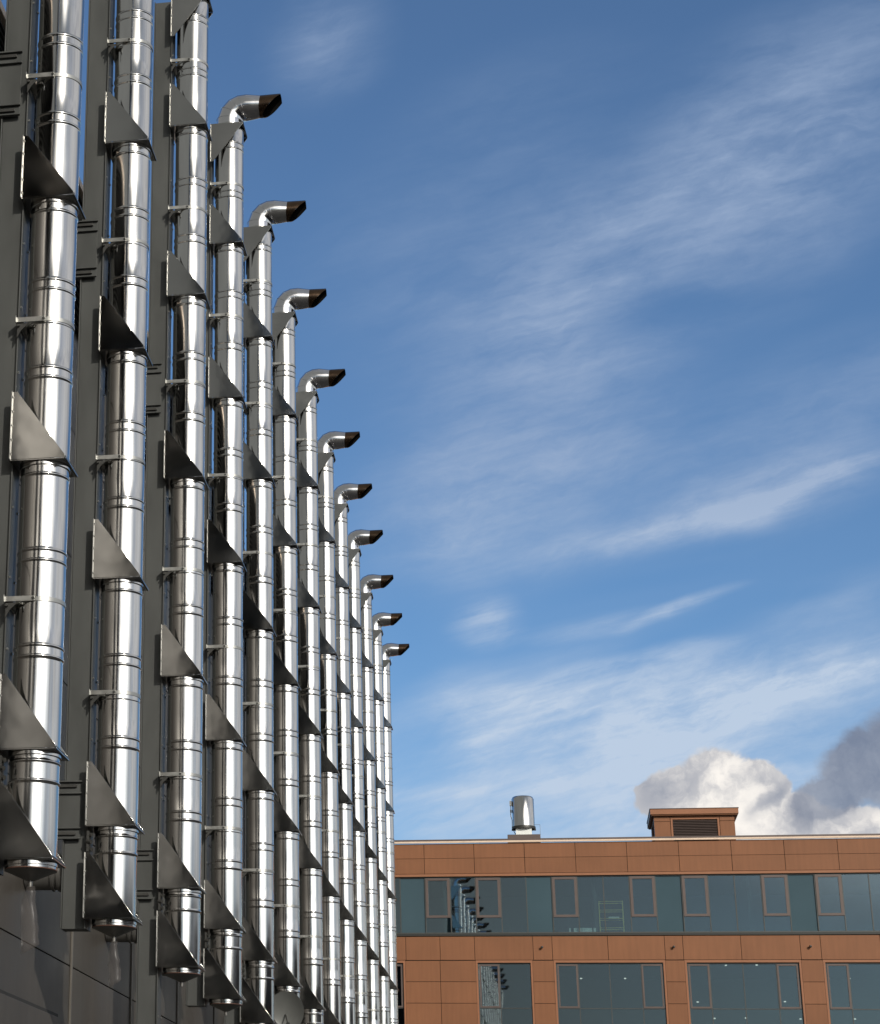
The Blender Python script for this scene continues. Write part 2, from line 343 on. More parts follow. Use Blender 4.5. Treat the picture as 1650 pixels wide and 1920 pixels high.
# ------------------------------------------------------------------ boiler house with its cladding
WX, WTOP = -4.78, 11.25
bh = empty('boiler_house', (WX, 0, GZ)); H = WTOP-GZ
tag(bh, 'dark grey metal clad boiler house behind the row of steel flues', 'industrial building')
b = MB().use('gap').box(-22, -.04, -14, 63, 0, H-.05)
b.use('cladding')
zs = [0, 1.95, 2.45-GZ]; z = 2.45-GZ
while z < H-1.3: z += 1.45; zs.append(z)
zs.append(H-.02)
ys = [21.1+3.3*i for i in range(-11, 13)]
for i in range(len(ys)-1):
    for j in range(len(zs)-1):
        b.box(-.04, 0, ys[i]+.006, ys[i+1]-.006, zs[j]+.006, zs[j+1]-.006)
b.build('wall', bh, bevel=.004)
b = MB().use('gap').box(.0005, .004, -14, 63, 9.45-GZ, 11.15-GZ).use('dark_iron'); z = 9.46-GZ  # dark slats added under the coping for the bracket plates to mirror
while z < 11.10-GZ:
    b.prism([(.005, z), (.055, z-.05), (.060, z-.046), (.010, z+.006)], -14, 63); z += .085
b.build('dark_slat_band', bh)
b = MB().use('cladding').box(.0005, .03, 17.9, 20.5, .02, 3.47); b.use('gap').box(.0005, .012, 20.5, 20.54, .02, 3.50).box(.0005, .012, 17.9, 20.54, 3.4705, 3.51)
b.build('service_door', bh, bevel=.004)
for yy in (ys[3:]):
    if 5 < yy < 60: MB().use('batten').box(.0008, .022, yy-.022, yy+.022, .02, 9.40-GZ).build('seam_strip', bh, bevel=.003)
b = MB().use('coping').box(-.35, .05, -14, 63, H-.06, H+.03); b.use('roofm').box(-22, -.36, -14, 63, H-.05, H-.0)
b.build('roof_coping', bh, bevel=.006)

# ------------------------------------------------------------------ steel columns
def ordinal(i): return ['nearest', 'second', 'third', 'fourth', 'fifth', 'sixth', 'seventh', 'eighth', 'ninth', 'tenth', 'eleventh', 'twelfth', 'farthest'][i]
def column(y, zb, first=None):
    root = empty('steel_column', (-4.272, y, zb))
    h = 15.32 - zb
    b = MB().use('column')
    b.box(-.118, .105, -.10, .09, 0, h)                      # closed box section
    b.box(.1055, .117, -.13, .12, 0, h)                     # flange carrying the brackets
    b.box(-.130, -.1185, -.13, .12, 0, h)
    b.build('shaft', root, bevel=.003)
    def beam(z0, z1, nm):
        b = MB().use('column'); a, c = z0-zb, z1-zb
        b.box(-.46, .045, -.135, -.1305, a, c)
        for q in (a, c-.015, a+.10, c-.13): b.box(-.47, .05, -.165, -.136, q, q+.014)
        b.box(-.47, -.135, -.13, .05, a+.05, c-.05)
        b.use('dark_iron')
        for q in (a+.03, c-.075):
            b.box(-.40, .0, -.160, -.1355, q+.01, q+.04)  # dark strips standing for the shade under the flanges
        b.build(nm, root, bevel=.002)
    beam(9.38, 10.05, 'tie_beam'); beam(3.40, 3.97, 'tie_beam')
    b = MB().use('galv')
    z = zb+.6
    while z < 15.1:
        b.tube((.1175, -.085, z-zb), (.130, -.085, z-zb), .011, 6); b.tube((.1175, .085, z-zb), (.130, .085, z-zb), .011, 6); z += .62
    b.build('bolts', root)
    return root
colA = column(YALL[0], 2.55); colB = column(YK[2], GZ)
cols_full = {4, 8, 12}                                            # index into YALL: these reach the ground
def labels_col(i):
    k = i-2
    if k < 0: return ('grey steel column well outside the left edge of the photo', 'grey steel column just outside the left edge of the photo')[i]
    if i in cols_full: return 'grey green steel column reaching down to the ground behind the %s flue from the left' % ordinal(k)
    return 'grey green steel column ending level with the bracket of the %s flue from the left' % ordinal(k)
for i, y in enumerate(YALL):
    if i in cols_full: c = colB if i == 4 else copy_tree(colB)
    else: c = colA if i == 0 else copy_tree(colA)
    c.location.y = y
    tag(c, labels_col(i), 'steel column', 'steel columns carrying the flues')

# ------------------------------------------------------------------ one flue with all its parts
def bead(z, r=RP):     # two rounded ridges with a locking band between them
    out = []
    for zz in (z-.046, z+.046):
        out += [(r, zz-.012), (r+.006, zz-.007), (r+.008, zz), (r+.006, zz+.007), (r+.002, zz+.012)]
    return out
def make_flue():
    root = empty('exhaust_flue', (XP, YALL[0], 2.45)); o = 2.45
    # pipe: profile of sections with beaded joints, local z = world z - o
    prof = [(RP, 2.58)]
    js = sorted(JOINTS + [3.27, 3.43] + [l-.07 for l in LEV[2:]]); seams = [c_ for c_ in CLAMPS]
    for j in js:
        if j in (3.27, 3.43):
            prof += [(RP, j-.012), (RP+.007, j-.006), (RP+.009, j), (RP+.007, j+.006), (RP, j+.012)]
        else: prof += bead(j)
    for c_ in seams: prof += [(RP, c_-.030), (RP+.0025, c_-.027), (RP, c_-.024)]
    prof.sort(key=lambda q: q[1])
    prof += [(RP, 15.36)]
    prof = [(r, z-o) for r, z in prof]
    full = [prof[0]]
    for a in prof[1:]:                                           # subdivide long runs and make each run breathe slightly
        p0 = full[-1]
        if a[1]-p0[1] > .3:
            for q in (.02, .5, .98): full.append((RP + (.0012 if q == .5 else 0), p0[1] + (a[1]-p0[1])*q))
        elif a[1]-p0[1] > .03:
            full.append((p0[0], p0[1]+.006)); full.append((a[0], a[1]-.006))
        full.append(a)
    b = MB().use('steel').lathe(full, seg=72)
    pipe = b.build('pipe', root, sharp=60)
    # elbow, faceted in five gores
    cl = [(0, 15.34), (0, 15.47), (.035, 15.575), (.105, 15.655), (.185, 15.685), (.27, 15.690), (.36, 15.684), (.47, 15.682)]
    tang = [0, 8, 32, 52, 72, 86, 95, 96]                        # tangent angle from vertical
    rs = [.198, .198, .200, .203, .204, .199, .186, .170]
    rings = []
    for (x, z), t, r in zip(cl, tang, rs):
        a = R_(t); n = Vector((math.cos(a), 0, -math.sin(a)))
        rings.append((Vector((x, 0, z-o)), n, Vector((0, 1, 0)), r))
    b = MB().use('elbow').rings(rings, 48)
    for i in (1, 2, 3, 4):                                       # standing seams between the gores
        c, n, y_, r = rings[i]; t_ = n.cross(Vector((0, 1, 0)))
        b.rings([(c - t_*.005, n, y_, r+.001), (c - t_*.003, n, y_, r+.005), (c + t_*.003, n, y_, r+.005), (c + t_*.005, n, y_, r+.001)], 48)
    el = b.build('elbow', root, sharp=8)
    for p_ in el.data.polygons: p_.use_smooth = True
    # nozzle cut on the slant: upper lip long, lower lip short
    b = MB().use('nozzle'); seg = 48; v0 = len(b.v); b.smooth = True
    steps = 6
    def pt(k, f, rr=0.0):
        a = 2*math.pi*k/seg; up_ = math.cos(a); sd_ = math.sin(a)
        x_end = .47 + (.30 if up_ > 0.6 else .30 - .275*((.6-up_)/1.6)**.95)
        x = .455 + (x_end-.455)*f
        flare = 1 + .02*f
        z = 15.682 + (.168+rr)*up_
        return (x, (.168+rr)*sd_*(1-.04*f), z-o)
    for i in range(steps+1):
        for k in range(seg): b.v.append(pt(k, i/steps, .003))
    for i in range(steps):
        for k in range(seg): k2 = (k+1) % seg; b.face([v0+i*seg+k, v0+i*seg+k2, v0+(i+1)*seg+k2, v0+(i+1)*seg+k])
    v1 = len(b.v); b.use('soot')
    for i in range(steps+1):
        for k in range(seg): b.v.append(pt(k, i/steps, -.004))
    for i in range(steps):
        for k in range(seg): k2 = (k+1) % seg; b.face([v1+i*seg+k, v1+(i+1)*seg+k, v1+(i+1)*seg+k2, v1+i*seg+k2])
    b.face([v1+k for k in range(seg)])
    b.use('nozzle')
    for k in range(seg): k2 = (k+1) % seg; b.face([v0+steps*seg+k, v0+steps*seg+k2, v1+steps*seg+k2, v1+steps*seg+k])
    me_ = b.build('nozzle', root, sharp=40)
    # brackets
    def bracket(z0, inv=False):
        b = MB().use('plate'); s = -1 if inv else 1; zz = z0-o
        XB = -.256; XF = .222
        tri = [(XB, zz), (XF, zz), (XF, zz+s*.025), (XB+.045, zz+s*.62), (XB, zz+s*.62)]
        for y0, y1 in ((-.240, -.235), (.235, .240)): b.prism(tri, y0, y1)
        lo, hi = sorted((zz-s*.0005, zz-s*.010))
        b.box(XB, XF+.012, -.2345, .2345, lo, hi)                # base plate
        b.use('galv')
        for y0, y1 in ((-.262, -.2405), (.2405, .262)):
            lo, hi = sorted((zz, zz+s*.62)); b.box(XB-.001, XB+.006, y0, y1, lo, hi)     # edge flange
        lo, hi = sorted((zz-s*.0105, zz-s*.035))
        b.use('dark_iron').box(XF-.004, XF+.006, -.238, .238, *sorted((zz-s*.011, zz+s*.018)))
        b.use('galv')
        for q in (.05, .18, .31, .44, .57):
            for y0 in (-.251, .251): b.tube((XB+.006, y0, zz+s*q), (XB+.014, y0, zz+s*q), .008, 6)
        b.use('steel').lathe([(RP+.002, zz-s*.045), (RP+.013, zz-s*.040), (RP+.013, zz-s*.012), (RP+.002, zz-s*.0105)], seg=48)
        b.lathe([(RP+.002, zz+s*.04), (RP+.011, zz+s*.036), (RP+.011, zz+s*.006), (RP+.002, zz+s*.001)], seg=48)
        b.use('dark_iron')
        for a in range(6):
            t = R_(a*60+15); b.tube(((RP+.012)*math.cos(t), (RP+.012)*math.sin(t), zz+s*.02), ((RP+.03)*math.cos(t), (RP+.03)*math.sin(t), zz+s*.02), .009, 6)
        b.build('bracket', root, bevel=.0012)
    for z in LEV: bracket(z)
    bracket(TOPB, True)
    # clamps with stand-off arms
    for z in CLAMPS:
        b = MB().use('galv'); zz = z-o
        b.lathe([(RP+.001, zz-.020), (RP+.006, zz-.018), (RP+.006, zz+.018), (RP+.001, zz+.020)], seg=48)
        for y0, y1 in ((-.222, -.212), (.212, .222)): b.box(-.255, .0, y0, y1, zz-.022, zz+.022)
        b.box(-.2555, -.249, -.25, .25, zz-.03, zz+.03)
        b.box(-.249, -.20, -.2115, .2115, zz-.006, zz)
        b.use('dark_iron')
        b.prism([(-.248, zz-.16), (-.248, zz-.03), (-.15, zz-.03), (-.21, zz-.09)], -.205, -.195)
        b.tube((-.01, -.232, zz), (-.01, -.205, zz), .014, 6); b.tube((-.235, -.235, zz-.055), (-.235, -.19, zz-.055), .013, 6)
        b.build('clamp', root, bevel=.001)
    b = MB().use('dark_iron')
    for q, (y_, z_) in enumerate(((-.17, 3.44), (-.19, 3.37), (-.16, 3.30))): b.tube((-.25, y_, z_-o), (-.20, y_-.02, z_-o-.01), .020, 10)
    b.box(-.25, -.225, -.20, -.12, 3.27-o, 3.47-o)
    b.build('hose_union', root)
    # end cap, conical, with its drain
    b = MB().use('steel').lathe([(RP-.01, 2.60-o), (RP-.005, 2.575-o)], seg=56)
    b.lathe([(RP+.006, 2.600-o), (RP+.006, 2.574-o)], seg=56)
    b.use('rust').lathe([(RP+.0065, 2.575-o), (RP+.008, 2.570-o), (RP+.006, 2.566-o)], seg=56)
    b.use('ductm').lathe([(RP+.006, 2.567-o), (.17, 2.55-o), (.09, 2.515-o), (.035, 2.49-o), (.02, 2.488-o), (.018, 2.44-o)], seg=56, cap1=True)
    b.build('end_cap', root, sharp=50)
    # duct coming through the wall
    b = MB().use('ductm').tube((-.87, .0, 3.10-o), (-.515, .0, 3.10-o), .165, 32)
    for x in (-.60, -.54): b.tube((x-.012, 0, 3.10-o), (x+.012, 0, 3.10-o), .180, 32)
    b.build('inlet_duct', root, sharp=40)
    b = MB().use('ductm').tube((-.255, .0, 3.10-o), (-.19, .0, 3.10-o), .165, 32); b.build('branch_socket', root, sharp=40)
    return root, pipe
flue, _p = make_flue()
# plastic drain sleeve hanging under the first two caps
def sleeve(root, L_, w, seedv):
    rnd = random.Random(seedv); b = MB().use('sleeve'); n = 9; v0 = len(b.v); b.smooth = True
    for i in range(n+1):
        t = i/n; ww = w*(.55+.5*min(1, t*2)) * (1+.06*rnd.uniform(-1, 1)); z = 2.445-2.45 - L_*t; dx = .02*t + .01*rnd.uniform(-1, 1)
        for q in (-1, -.35, .35, 1):
            b.v.append((dx+ww*q, -.02+.018*(1-q*q)*(-1) + .008*rnd.uniform(-1, 1), z + (.04*q if i == n else 0)))
    for i in range(n):
        for k in range(3): b.face([v0+i*4+k, v0+i*4+k+1, v0+(i+1)*4+k+1, v0+(i+1)*4+k])
    o_ = b.build('drain_sleeve', root, sharp=60)
    sf = o_.modifiers.new('thick', 'SOLIDIFY'); sf.thickness = .002
    return o_
FL = ['nearest steel flue, its drain cap low at the left edge of the photo',
 'second steel flue from the left, its conical drain cap over dark cladding',
 'third steel flue from the left, its inverted top bracket at the upper photo edge',
 'fourth steel flue from the left, with the highest hooked outlet against the sky',
 'fifth steel flue from the left, with the second highest hooked outlet',
 'sixth steel flue from the left, with the third highest hooked outlet',
 'seventh steel flue from the left, with the fourth highest hooked outlet',
 'eighth steel flue from the left, with the fifth highest hooked outlet',
 'ninth steel flue from the left, with the sixth highest hooked outlet',
 'tenth steel flue from the left, with the fourth lowest hooked outlet',
 'eleventh steel flue from the left, with the third lowest hooked outlet',
 'twelfth steel flue from the left, with the second lowest hooked outlet',
 'farthest and smallest steel flue, beside the terracotta building, with the lowest outlet']
flues = []
for i, y in enumerate(YALL):
    f_ = flue if i == 0 else copy_tree(flue)
    f_.location.y = y; flues.append(f_)
    rv = random.Random(100+i)
    for ch in kids(f_):
        nm = ch.name.split('.')[0]
        if nm == 'clamp': ch.location.z = rv.uniform(-.03, .03)
        elif nm in ('elbow', 'nozzle'): ch.rotation_euler.z = 0
        elif nm == 'pipe': ch.location.z = rv.uniform(-.008, .008); ch.rotation_euler.z = rv.uniform(-.5, .5)
    tw = rv.uniform(-.035, .035)
    for ch in kids(f_):
        if ch.name.split('.')[0] in ('elbow', 'nozzle'): ch.rotation_euler.z = tw
    lb = ('steel flue just outside the left edge of the photo', 'steel flue well outside the left edge of the photo')[1-i] if i < 2 else FL[i-2]
    tag(f_, lb, 'flue', 'steel flues fixed along the boiler house wall')
sleeve(flues[2], .50, .068, 1); sleeve(flues[3], .40, .055, 2)

# ------------------------------------------------------------------ small things at the foot of the flues
dr = empty('dish_antenna', (-3.70, 31.1, GZ))
b = MB().use('dish'); rr_ = []
for q in range(9):
    t = q/8; rr_.append((Vector((0, .10*t*t*-1+.04, 4.52)), Vector((1, 0, 0)), Vector((.1, -.25, 1.08)).normalized()*1.12, .285*t+.0005))
for c_, u_, v_, r_ in rr_: pass
b.rings(rr_, 40); b.rings([(c_+Vector((0, .012, 0)), u_, v_, r_) for c_, u_, v_, r_ in rr_], 40)
b.rings([rr_[-1], (rr_[-1][0]+Vector((0, .012, 0)), *rr_[-1][1:])], 40)
b.build('bowl', dr)
b = MB().use('dark_iron').tube((-.12, .20, 0), (-.12, .20, 4.78), .016, 10); b.build('pole', dr)
b = MB().use('dark_iron').tube((.0, .03, 4.5), (.08, -.28, 4.30), .010, 8).tube((.08, -.28, 4.28), (.08, -.34, 4.34), .028, 10); b.build('feed_arm', dr)
b = MB().use('dark_iron').tube((-.12, .2, 4.52), (0, .06, 4.52), .02, 8); b.build('mount', dr)
tag(dr, 'round pale grey dish on a thin pole in front of the lower flues', 'dish antenna')
# ------------------------------------------------------------------ terracotta office building
AN = -0.0104; D = 78.0; OB = Vector((1.9163, 77.9765, 0))
nv = Vector((-math.sin(AN), math.cos(AN), 0)); tv = Vector((math.cos(AN), math.sin(AN), 0))
ob = empty('office_building', tuple(OB + Vector((0, 0, GZ))), AN)
tag(ob, 'terracotta panelled office building with a long ribbon window behind the flues', 'office building')
def Z(z): return z-GZ
X0, X1 = -24.0, 24.0
w = MB().use('gap').box(X0, X1, .05, .30, Z(12.43), Z(13.68)).box(X0, X1, .05, .30, Z(9.19), Z(10.17))
w.use('panel')
# parapet, two courses
mod = .9425; tm0 = -5.837
PG = .009
x = tm0 - 2*mod*10
while x < X1:
    if x >= X0:
        for z0, z1 in ((12.535, 13.107), (13.12, 13.665)): w.box(x+PG, x+2*mod-PG, 0, .04, Z(z0), Z(z1))
    x += 2*mod
w.use('panel_trim').box(X0, X1, -.03, .049, Z(12.42), Z(12.515))
# bay pattern of the lower storeys
piers = [(-6.655, -4.03), (-1.945, -1.17), (2.835, 3.53), (7.61, 8.37), (12.40, 13.16), (17.2, 17.95), (-11.6, -10.85), (-16.4, -15.65), (-21.2, -20.45)]
piers.sort()
wins = [(piers[i][1], piers[i+1][0]) for i in range(len(piers)-1)]
joints = sorted([-6.615, -5.334, -4.05, -1.9, -1.2, .82, 2.86, 3.51, 5.56, 7.63, 8.34, 10.4, 12.43, 13.12, 15.3, 17.2, 17.95, 20.5, 23.5, -8.9, -10.9, -11.6, -13.6, -15.7, -16.4, -18.5, -20.5, -21.2, -23.6])
storeys = [(9.183, 6.35), (5.25, 2.45), (1.35, -1.2)]
bands = [(10.165, 9.30), (6.34, 5.37), (2.44, 1.47), (-1.21, -1.59)]
for zt, zb_ in bands:
    w.use('gap').box(X0, X1, .051, .30, Z(zb_), Z(zt)); w.use('panel')
    for i in range(len(joints)-1): w.box(joints[i]+PG, joints[i+1]-PG, 0, .04, Z(zb_), Z(zt)-.005)
for zt, zb_ in storeys:
    zz = zt + .11
    for a, c in piers:
        w.use('gap').box(a, c, .051, .30, Z(zb_), Z(zt)); w.use('panel')
        cuts = [a, c] if c-a < 1.5 else [a, (a+c)/2-.01, c]
        hs = [zz-.015, zz-.795, zz-1.58, zz-2.37, zb_]
        for i in range(len(cuts)-1):
            for j in range(4): w.box(cuts[i]+PG, cuts[i+1]-PG, .001, .041, Z(hs[j+1])+PG, Z(hs[j])-PG)
    w.use('panel_trim')
    for a, c in wins:                                            # reveals round each window
        w.box(a, c, .002, .20, Z(zt)+.012, Z(zt)+.10)
        w.box(a+.0, a+.07, .002, .20, Z(zb_), Z(zt)+.0115); w.box(c-.07, c, .002, .20, Z(zb_), Z(zt)+.0115)
# gable ends, back and roof
w.use('panel').box(X0-.3, X0, .0, 16, 0, Z(13.66)).box(X1, X1+.3, .0, 16, 0, Z(13.66)).box(X0, X1, 15.7, 16, 0, Z(13.6))
w.build('wall', ob)
b = MB().use('roofm').box(X0, X1, .31, 15.7, Z(13.2), Z(13.35)); b.build('roof', ob)
b = MB().use('frame').box(X0-.3, X1+.3, -.05, .42, Z(13.765), Z(13.83))
b.use('flash')
v0 = len(b.v); b.v += [(X0-.3, -.05, Z(13.762)), (X1+.3, -.05, Z(13.762)), (X1+.3, -.085, Z(13.69)), (X0-.3, -.085, Z(13.69)), (X0-.3, -.02, Z(13.762)), (X1+.3, -.02, Z(13.762)), (X1+.3, -.02, Z(13.69)), (X0-.3, -.02, Z(13.69))]
for q in ((0, 1, 2, 3), (3, 2, 6, 7), (4, 5, 1, 0), (0, 3, 7, 4), (1, 5, 6, 2), (4, 7, 6, 5)): b.face([v0+i for i in q])
b.build('roof_coping', ob)
# interiors: floors, back walls and ceilings seen through the glass
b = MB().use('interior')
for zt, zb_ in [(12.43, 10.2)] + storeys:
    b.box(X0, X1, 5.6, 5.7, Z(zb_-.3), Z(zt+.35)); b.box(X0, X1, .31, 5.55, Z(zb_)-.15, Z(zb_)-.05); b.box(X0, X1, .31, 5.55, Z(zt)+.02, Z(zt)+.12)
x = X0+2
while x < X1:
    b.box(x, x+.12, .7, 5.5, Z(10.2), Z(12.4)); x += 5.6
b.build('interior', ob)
# ribbon window
ri = random.Random(5)
def pane(root, x0, x1, y, z0, z1, m='glass'):
    p = MB().use(m); p.v = [(x0, 0, z0), (x1, 0, z0), (x1, 0, z1), (x0, 0, z1), (x0, .012, z0), (x1, .012, z0), (x1, .012, z1), (x0, .012, z1)]
    for q in ((0, 1, 2, 3), (5, 4, 7, 6), (0, 4, 5, 1), (3, 2, 6, 7), (0, 3, 7, 4), (1, 5, 6, 2)): p.face(q)
    o_ = p.build('pane', root); cxm = (x0+x1)/2
    o_.location = (cxm, y, 0); me = o_.data
    for v in me.vertices: v.co.x -= cxm
    o_.rotation_euler = (ri.uniform(-.0012, .0012), 0, ri.uniform(-.001, .001))
    return o_
fr = MB().use('alu')
ZT, ZB = Z(12.415), Z(10.275)
fr.box(X0, X1, .06, .14, ZB, ZB+.05).box(X0, X1, .06, .14, ZT-.045, ZT)
fr.use('sill').box(X0, X1, -.035, .2, ZB-.09, ZB-.001)
cells = []
pattern = {0: 'o', 1: '-', 2: 'o', 3: '-', 4: 't', 5: 'o', 6: '-', 7: '-', 8: 'o', 9: 't', 10: 'o', 11: '-', 12: '-', 13: 'o', 14: 't', 15: 'o', 16: '-', 17: '-', -1: 't', -2: '-', -3: '-', -4: 'o', -5: '-'}
k0 = int((X0-tm0)/.945)+1
k1 = int((X1-tm0)/.945)
for k in range(k0, k1):
    a = tm0 + k*.945 + (.012*k*0); t = pattern.get(k, 'o-t-'[k % 4])
    fr.use('alu').box(a-.018, a+.018, .05, .139, ZB+.0505, ZT-.0455)
    cells.append((a+.018, a+.945-.018, t))
ribbon = fr.build('window', ob)
for a, c, t in cells:
    if t == 'o':
        f_ = MB().use('frame'); zs0 = ZB+.60
        for q in ((a, a+.10, zs0, ZT-.046), (c-.10, c, zs0, ZT-.046), (a+.1005, c-.1005, zs0, zs0+.09), (a+.1005, c-.1005, ZT-.136, ZT-.046)): f_.box(q[0], q[1], .03, .10, q[2], q[3])
        f_.build('opening_light', ribbon)
        pane(ribbon, a+.10, c-.10, .075, zs0+.09, ZT-.13)
        pane(ribbon, a, c, .085, ZB+.05, zs0-.002)
    elif t == 't': pane(ribbon, a, c, .085, ZB+.05, ZT-.045, 'teal')
    else: pane(ribbon, a, c, .085, ZB+.05, ZT-.045)
# punched windows
for si, (zt, zb_) in enumerate(storeys):
    for (a, c) in wins:
        a2, c2 = a+.07, c-.07; n = 2 if c2-a2 < 2.4 else 4
        fr = MB().use('alu'); y0, y1 = .085, .155
        fr.box(a2, a2+.03, y0, y1, Z(zb_), Z(zt)).box(c2-.03, c2, y0, y1, Z(zb_), Z(zt)).box(a2+.0305, c2-.0305, y0, y1, Z(zt)-.04, Z(zt)-.001).box(a2+.0305, c2-.0305, y0, y1, Z(zb_), Z(zb_)+.05)
        ztr = Z(zt)-1.64
        if n == 4: xs = [a2+.03, a2+.80, a2+.80+(c2-a2-1.6)/2, c2-.80, c2-.03]
        else: xs = [a2+.03, a2+.80, c2-.03]
        for q in xs[1:-1]: fr.box(q-.015, q+.015, y0+.002, y1-.002, Z(zb_)+.051, Z(zt)-.041)
        for i in range(len(xs)-1): fr.box(xs[i]+.0155, xs[i+1]-.0155, y0+.003, y1-.003, ztr-.015, ztr+.015)
        wf = fr.build('window', ob)
        if si > 1: 
            for i in range(len(xs)-1): pane(wf, xs[i], xs[i+1], .12, Z(zb_)+.05, Z(zt)-.04, 'glass_b')
            continue
        for i in range(len(xs)-1):
            if i == 0 or (i == len(xs)-2 and n == 4):
                f_ = MB().use('frame'); p, q = xs[i]+.0155, xs[i+1]-.0155; e0, e1 = ztr+.0155, Z(zt)-.0415
                for r_ in ((p, p+.06, e0, e1), (q-.06, q, e0, e1), (p+.0605, q-.0605, e0, e0+.06), (p+.0605, q-.0605, e1-.06, e1)): f_.box(r_[0], r_[1], .07, .13, r_[2], r_[3])
                f_.build('opening_light', wf)
            pane(wf, xs[i], xs[i+1], .118, ztr, Z(zt)-.04, 'glass_b'); pane(wf, xs[i], xs[i+1], .118, Z(zb_)+.05, ztr, 'glass_b')
# ceiling lamps seen in the upper punched windows
for (tx, tz, dy) in ((4.98, 9.09, .45), (6.06, 9.1, .45), (3.92, 7.78, 2.0), (6.96, 7.8, 2.0), (4.46, 7.2, 1.6), (5.56, 7.22, 1.6), (7.44, 7.19, 1.6), (9.25, 8.62, 2.0), (9.3, 7.2, 1.6), (-.18, 8.62, 2.0), (1.4, 8.62, 2.0)):
    k_ = (78+dy)/78; tx *= k_; tz *= k_
    b = MB().use('lamp'); b.lathe([(.02, Z(tz)-.025), (.045, Z(tz)-.012), (.045, Z(tz)+.01), (.02, Z(tz)+.022)], tx, dy, 12, True, True); b.build('ceiling_lamp', ob)

def on_office(t, y, z): return OB + nv*y + tv*t + Vector((0, 0, z))
# wall fixtures
for i, t in enumerate((-1.573, 3.175, 7.972)):
    r_ = empty('security_camera', tuple(on_office(t, 0, 9.75)), AN)
    b = MB().use('dark_iron').tube((0, -.001, 0), (0, -.05, 0), .03, 12); b.build('mount', r_)
    b = MB().use('dark_iron').lathe([(.015, .04), (.042, .035), (.048, .0), (.04, -.03), (.015, -.045)], 0, -.10, 20, True, True); b.build('housing', r_)
    tag(r_, 'small black fixture on the terracotta band ' + ('above the narrow pier, leftmost of the three', 'below the louvred roof housing, middle of the three', 'nearest the right edge, rightmost of the three')[i], 'security camera', 'small dark fixtures on the terracotta wall')
# yellow rack inside, and white blocks standing in for lit windows
rk = empty('storage_rack', tuple(on_office(1.02, .22, 10.22)), AN)
b = MB().use('yellow')
for x in (-.43, .43):
    for y in (0, .5): b.box(x-.012, x+.012, y-.012, y+.012, 0, 1.27)
b.build('posts', rk)
b = MB().use('yellow')
for z in (.27, .62, .93, 1.25):
    for y in (0, .5): b.box(-.417, .417, y-.011, y+.011, z-.011, z+.011)
b.build('shelf_rails', rk)
b = MB().use('white').box(-.10, .28, .1, .4, .632, .70); b.build('carton', rk)
tag(rk, 'yellow tube rack standing inside behind the ribbon window', 'rack')
bx = empty('lit_window_blocks', tuple(on_office(-.02, .20, 10.22)), AN)
b = MB().use('white').box(-.36, -.07, 0, .25, .06, .27).box(-.05, .31, 0, .25, .06, .27).box(.36, .45, 0, .2, .06, .27).box(-.53, -.47, 0, .2, .06, .27); b.build('white_blocks', bx)
b = MB().use('dark_iron').box(-.5, .45, .02, .23, 0, .058); b.build('base', bx)
tag(bx, 'white blocks standing in for lit windows, left of the yellow rack behind the ribbon window', 'box')
# silver extractor on the roof
SC = 79.2/78
fx = empty('roof_extractor', tuple(on_office(-2.03*SC, 1.2, 13.84)), AN)
def fz(z): return (z*SC - 13.84)
b = MB().use('frame').box(-.62, .62, -.5, .6, -.45, fz(13.905)); b.build('plinth', fx, bevel=.01)
b = MB().use('white').box(-.30, .30, -.28, .28, fz(13.9405), fz(14.2)); b.build('neck', fx)
b = MB().use('dark_iron').lathe([(.40, fz(14.17)), (.455, fz(14.18)), (.455, fz(14.27)), (.40, fz(14.275))], seg=40)
b.box(-.46, -.34, -.06, .06, fz(14.14), fz(14.18)).box(.34, .46, -.06, .06, fz(14.14), fz(14.18)); b.build('base_ring', fx)
b = MB().use('steel'); seg = 20
b.lathe([(.33, fz(14.272)), (.425, fz(14.275)), (.425, fz(15.335)), (.415, fz(15.35)), (.39, fz(15.40)), (.36, fz(15.42)), (.12, fz(15.425))], seg=40, cap1=True)
b.build('drum', fx, sharp=35)
b = MB().use('galv').box(-.50, -.425, -.14, -.02, fz(15.08), fz(15.26)); b.use('dark_iron').box(-.49, -.43, -.12, -.04, fz(14.82), fz(14.92))
pts = [(-.46, fz(14.83)), (-.475, fz(14.7)), (-.425, fz(14.5)), (-.43, fz(14.25)), (-.36, fz(14.05)), (-.30, fz(13.95))]
for p, q in zip(pts, pts[1:]): b.tube((p[0], -.16, p[1]), (q[0], -.16, q[1]), .014, 8)
b.tube((-.46, -.08, fz(15.09)), (-.46, -.08, fz(14.91)), .012, 8)
b.build('cable_box', fx)
b = MB().use('galv')
for p, q in (((.62, -.3, fz(13.9)), (.62, -.3, fz(14.3))), ((.62, -.3, fz(14.3)), (.40, -.3, fz(14.3)))): b.tube(p, q, .006, 6)
b.build('wire_stay', fx)
tag(fx, 'shiny silver drum extractor standing on the terracotta roof', 'roof extractor')
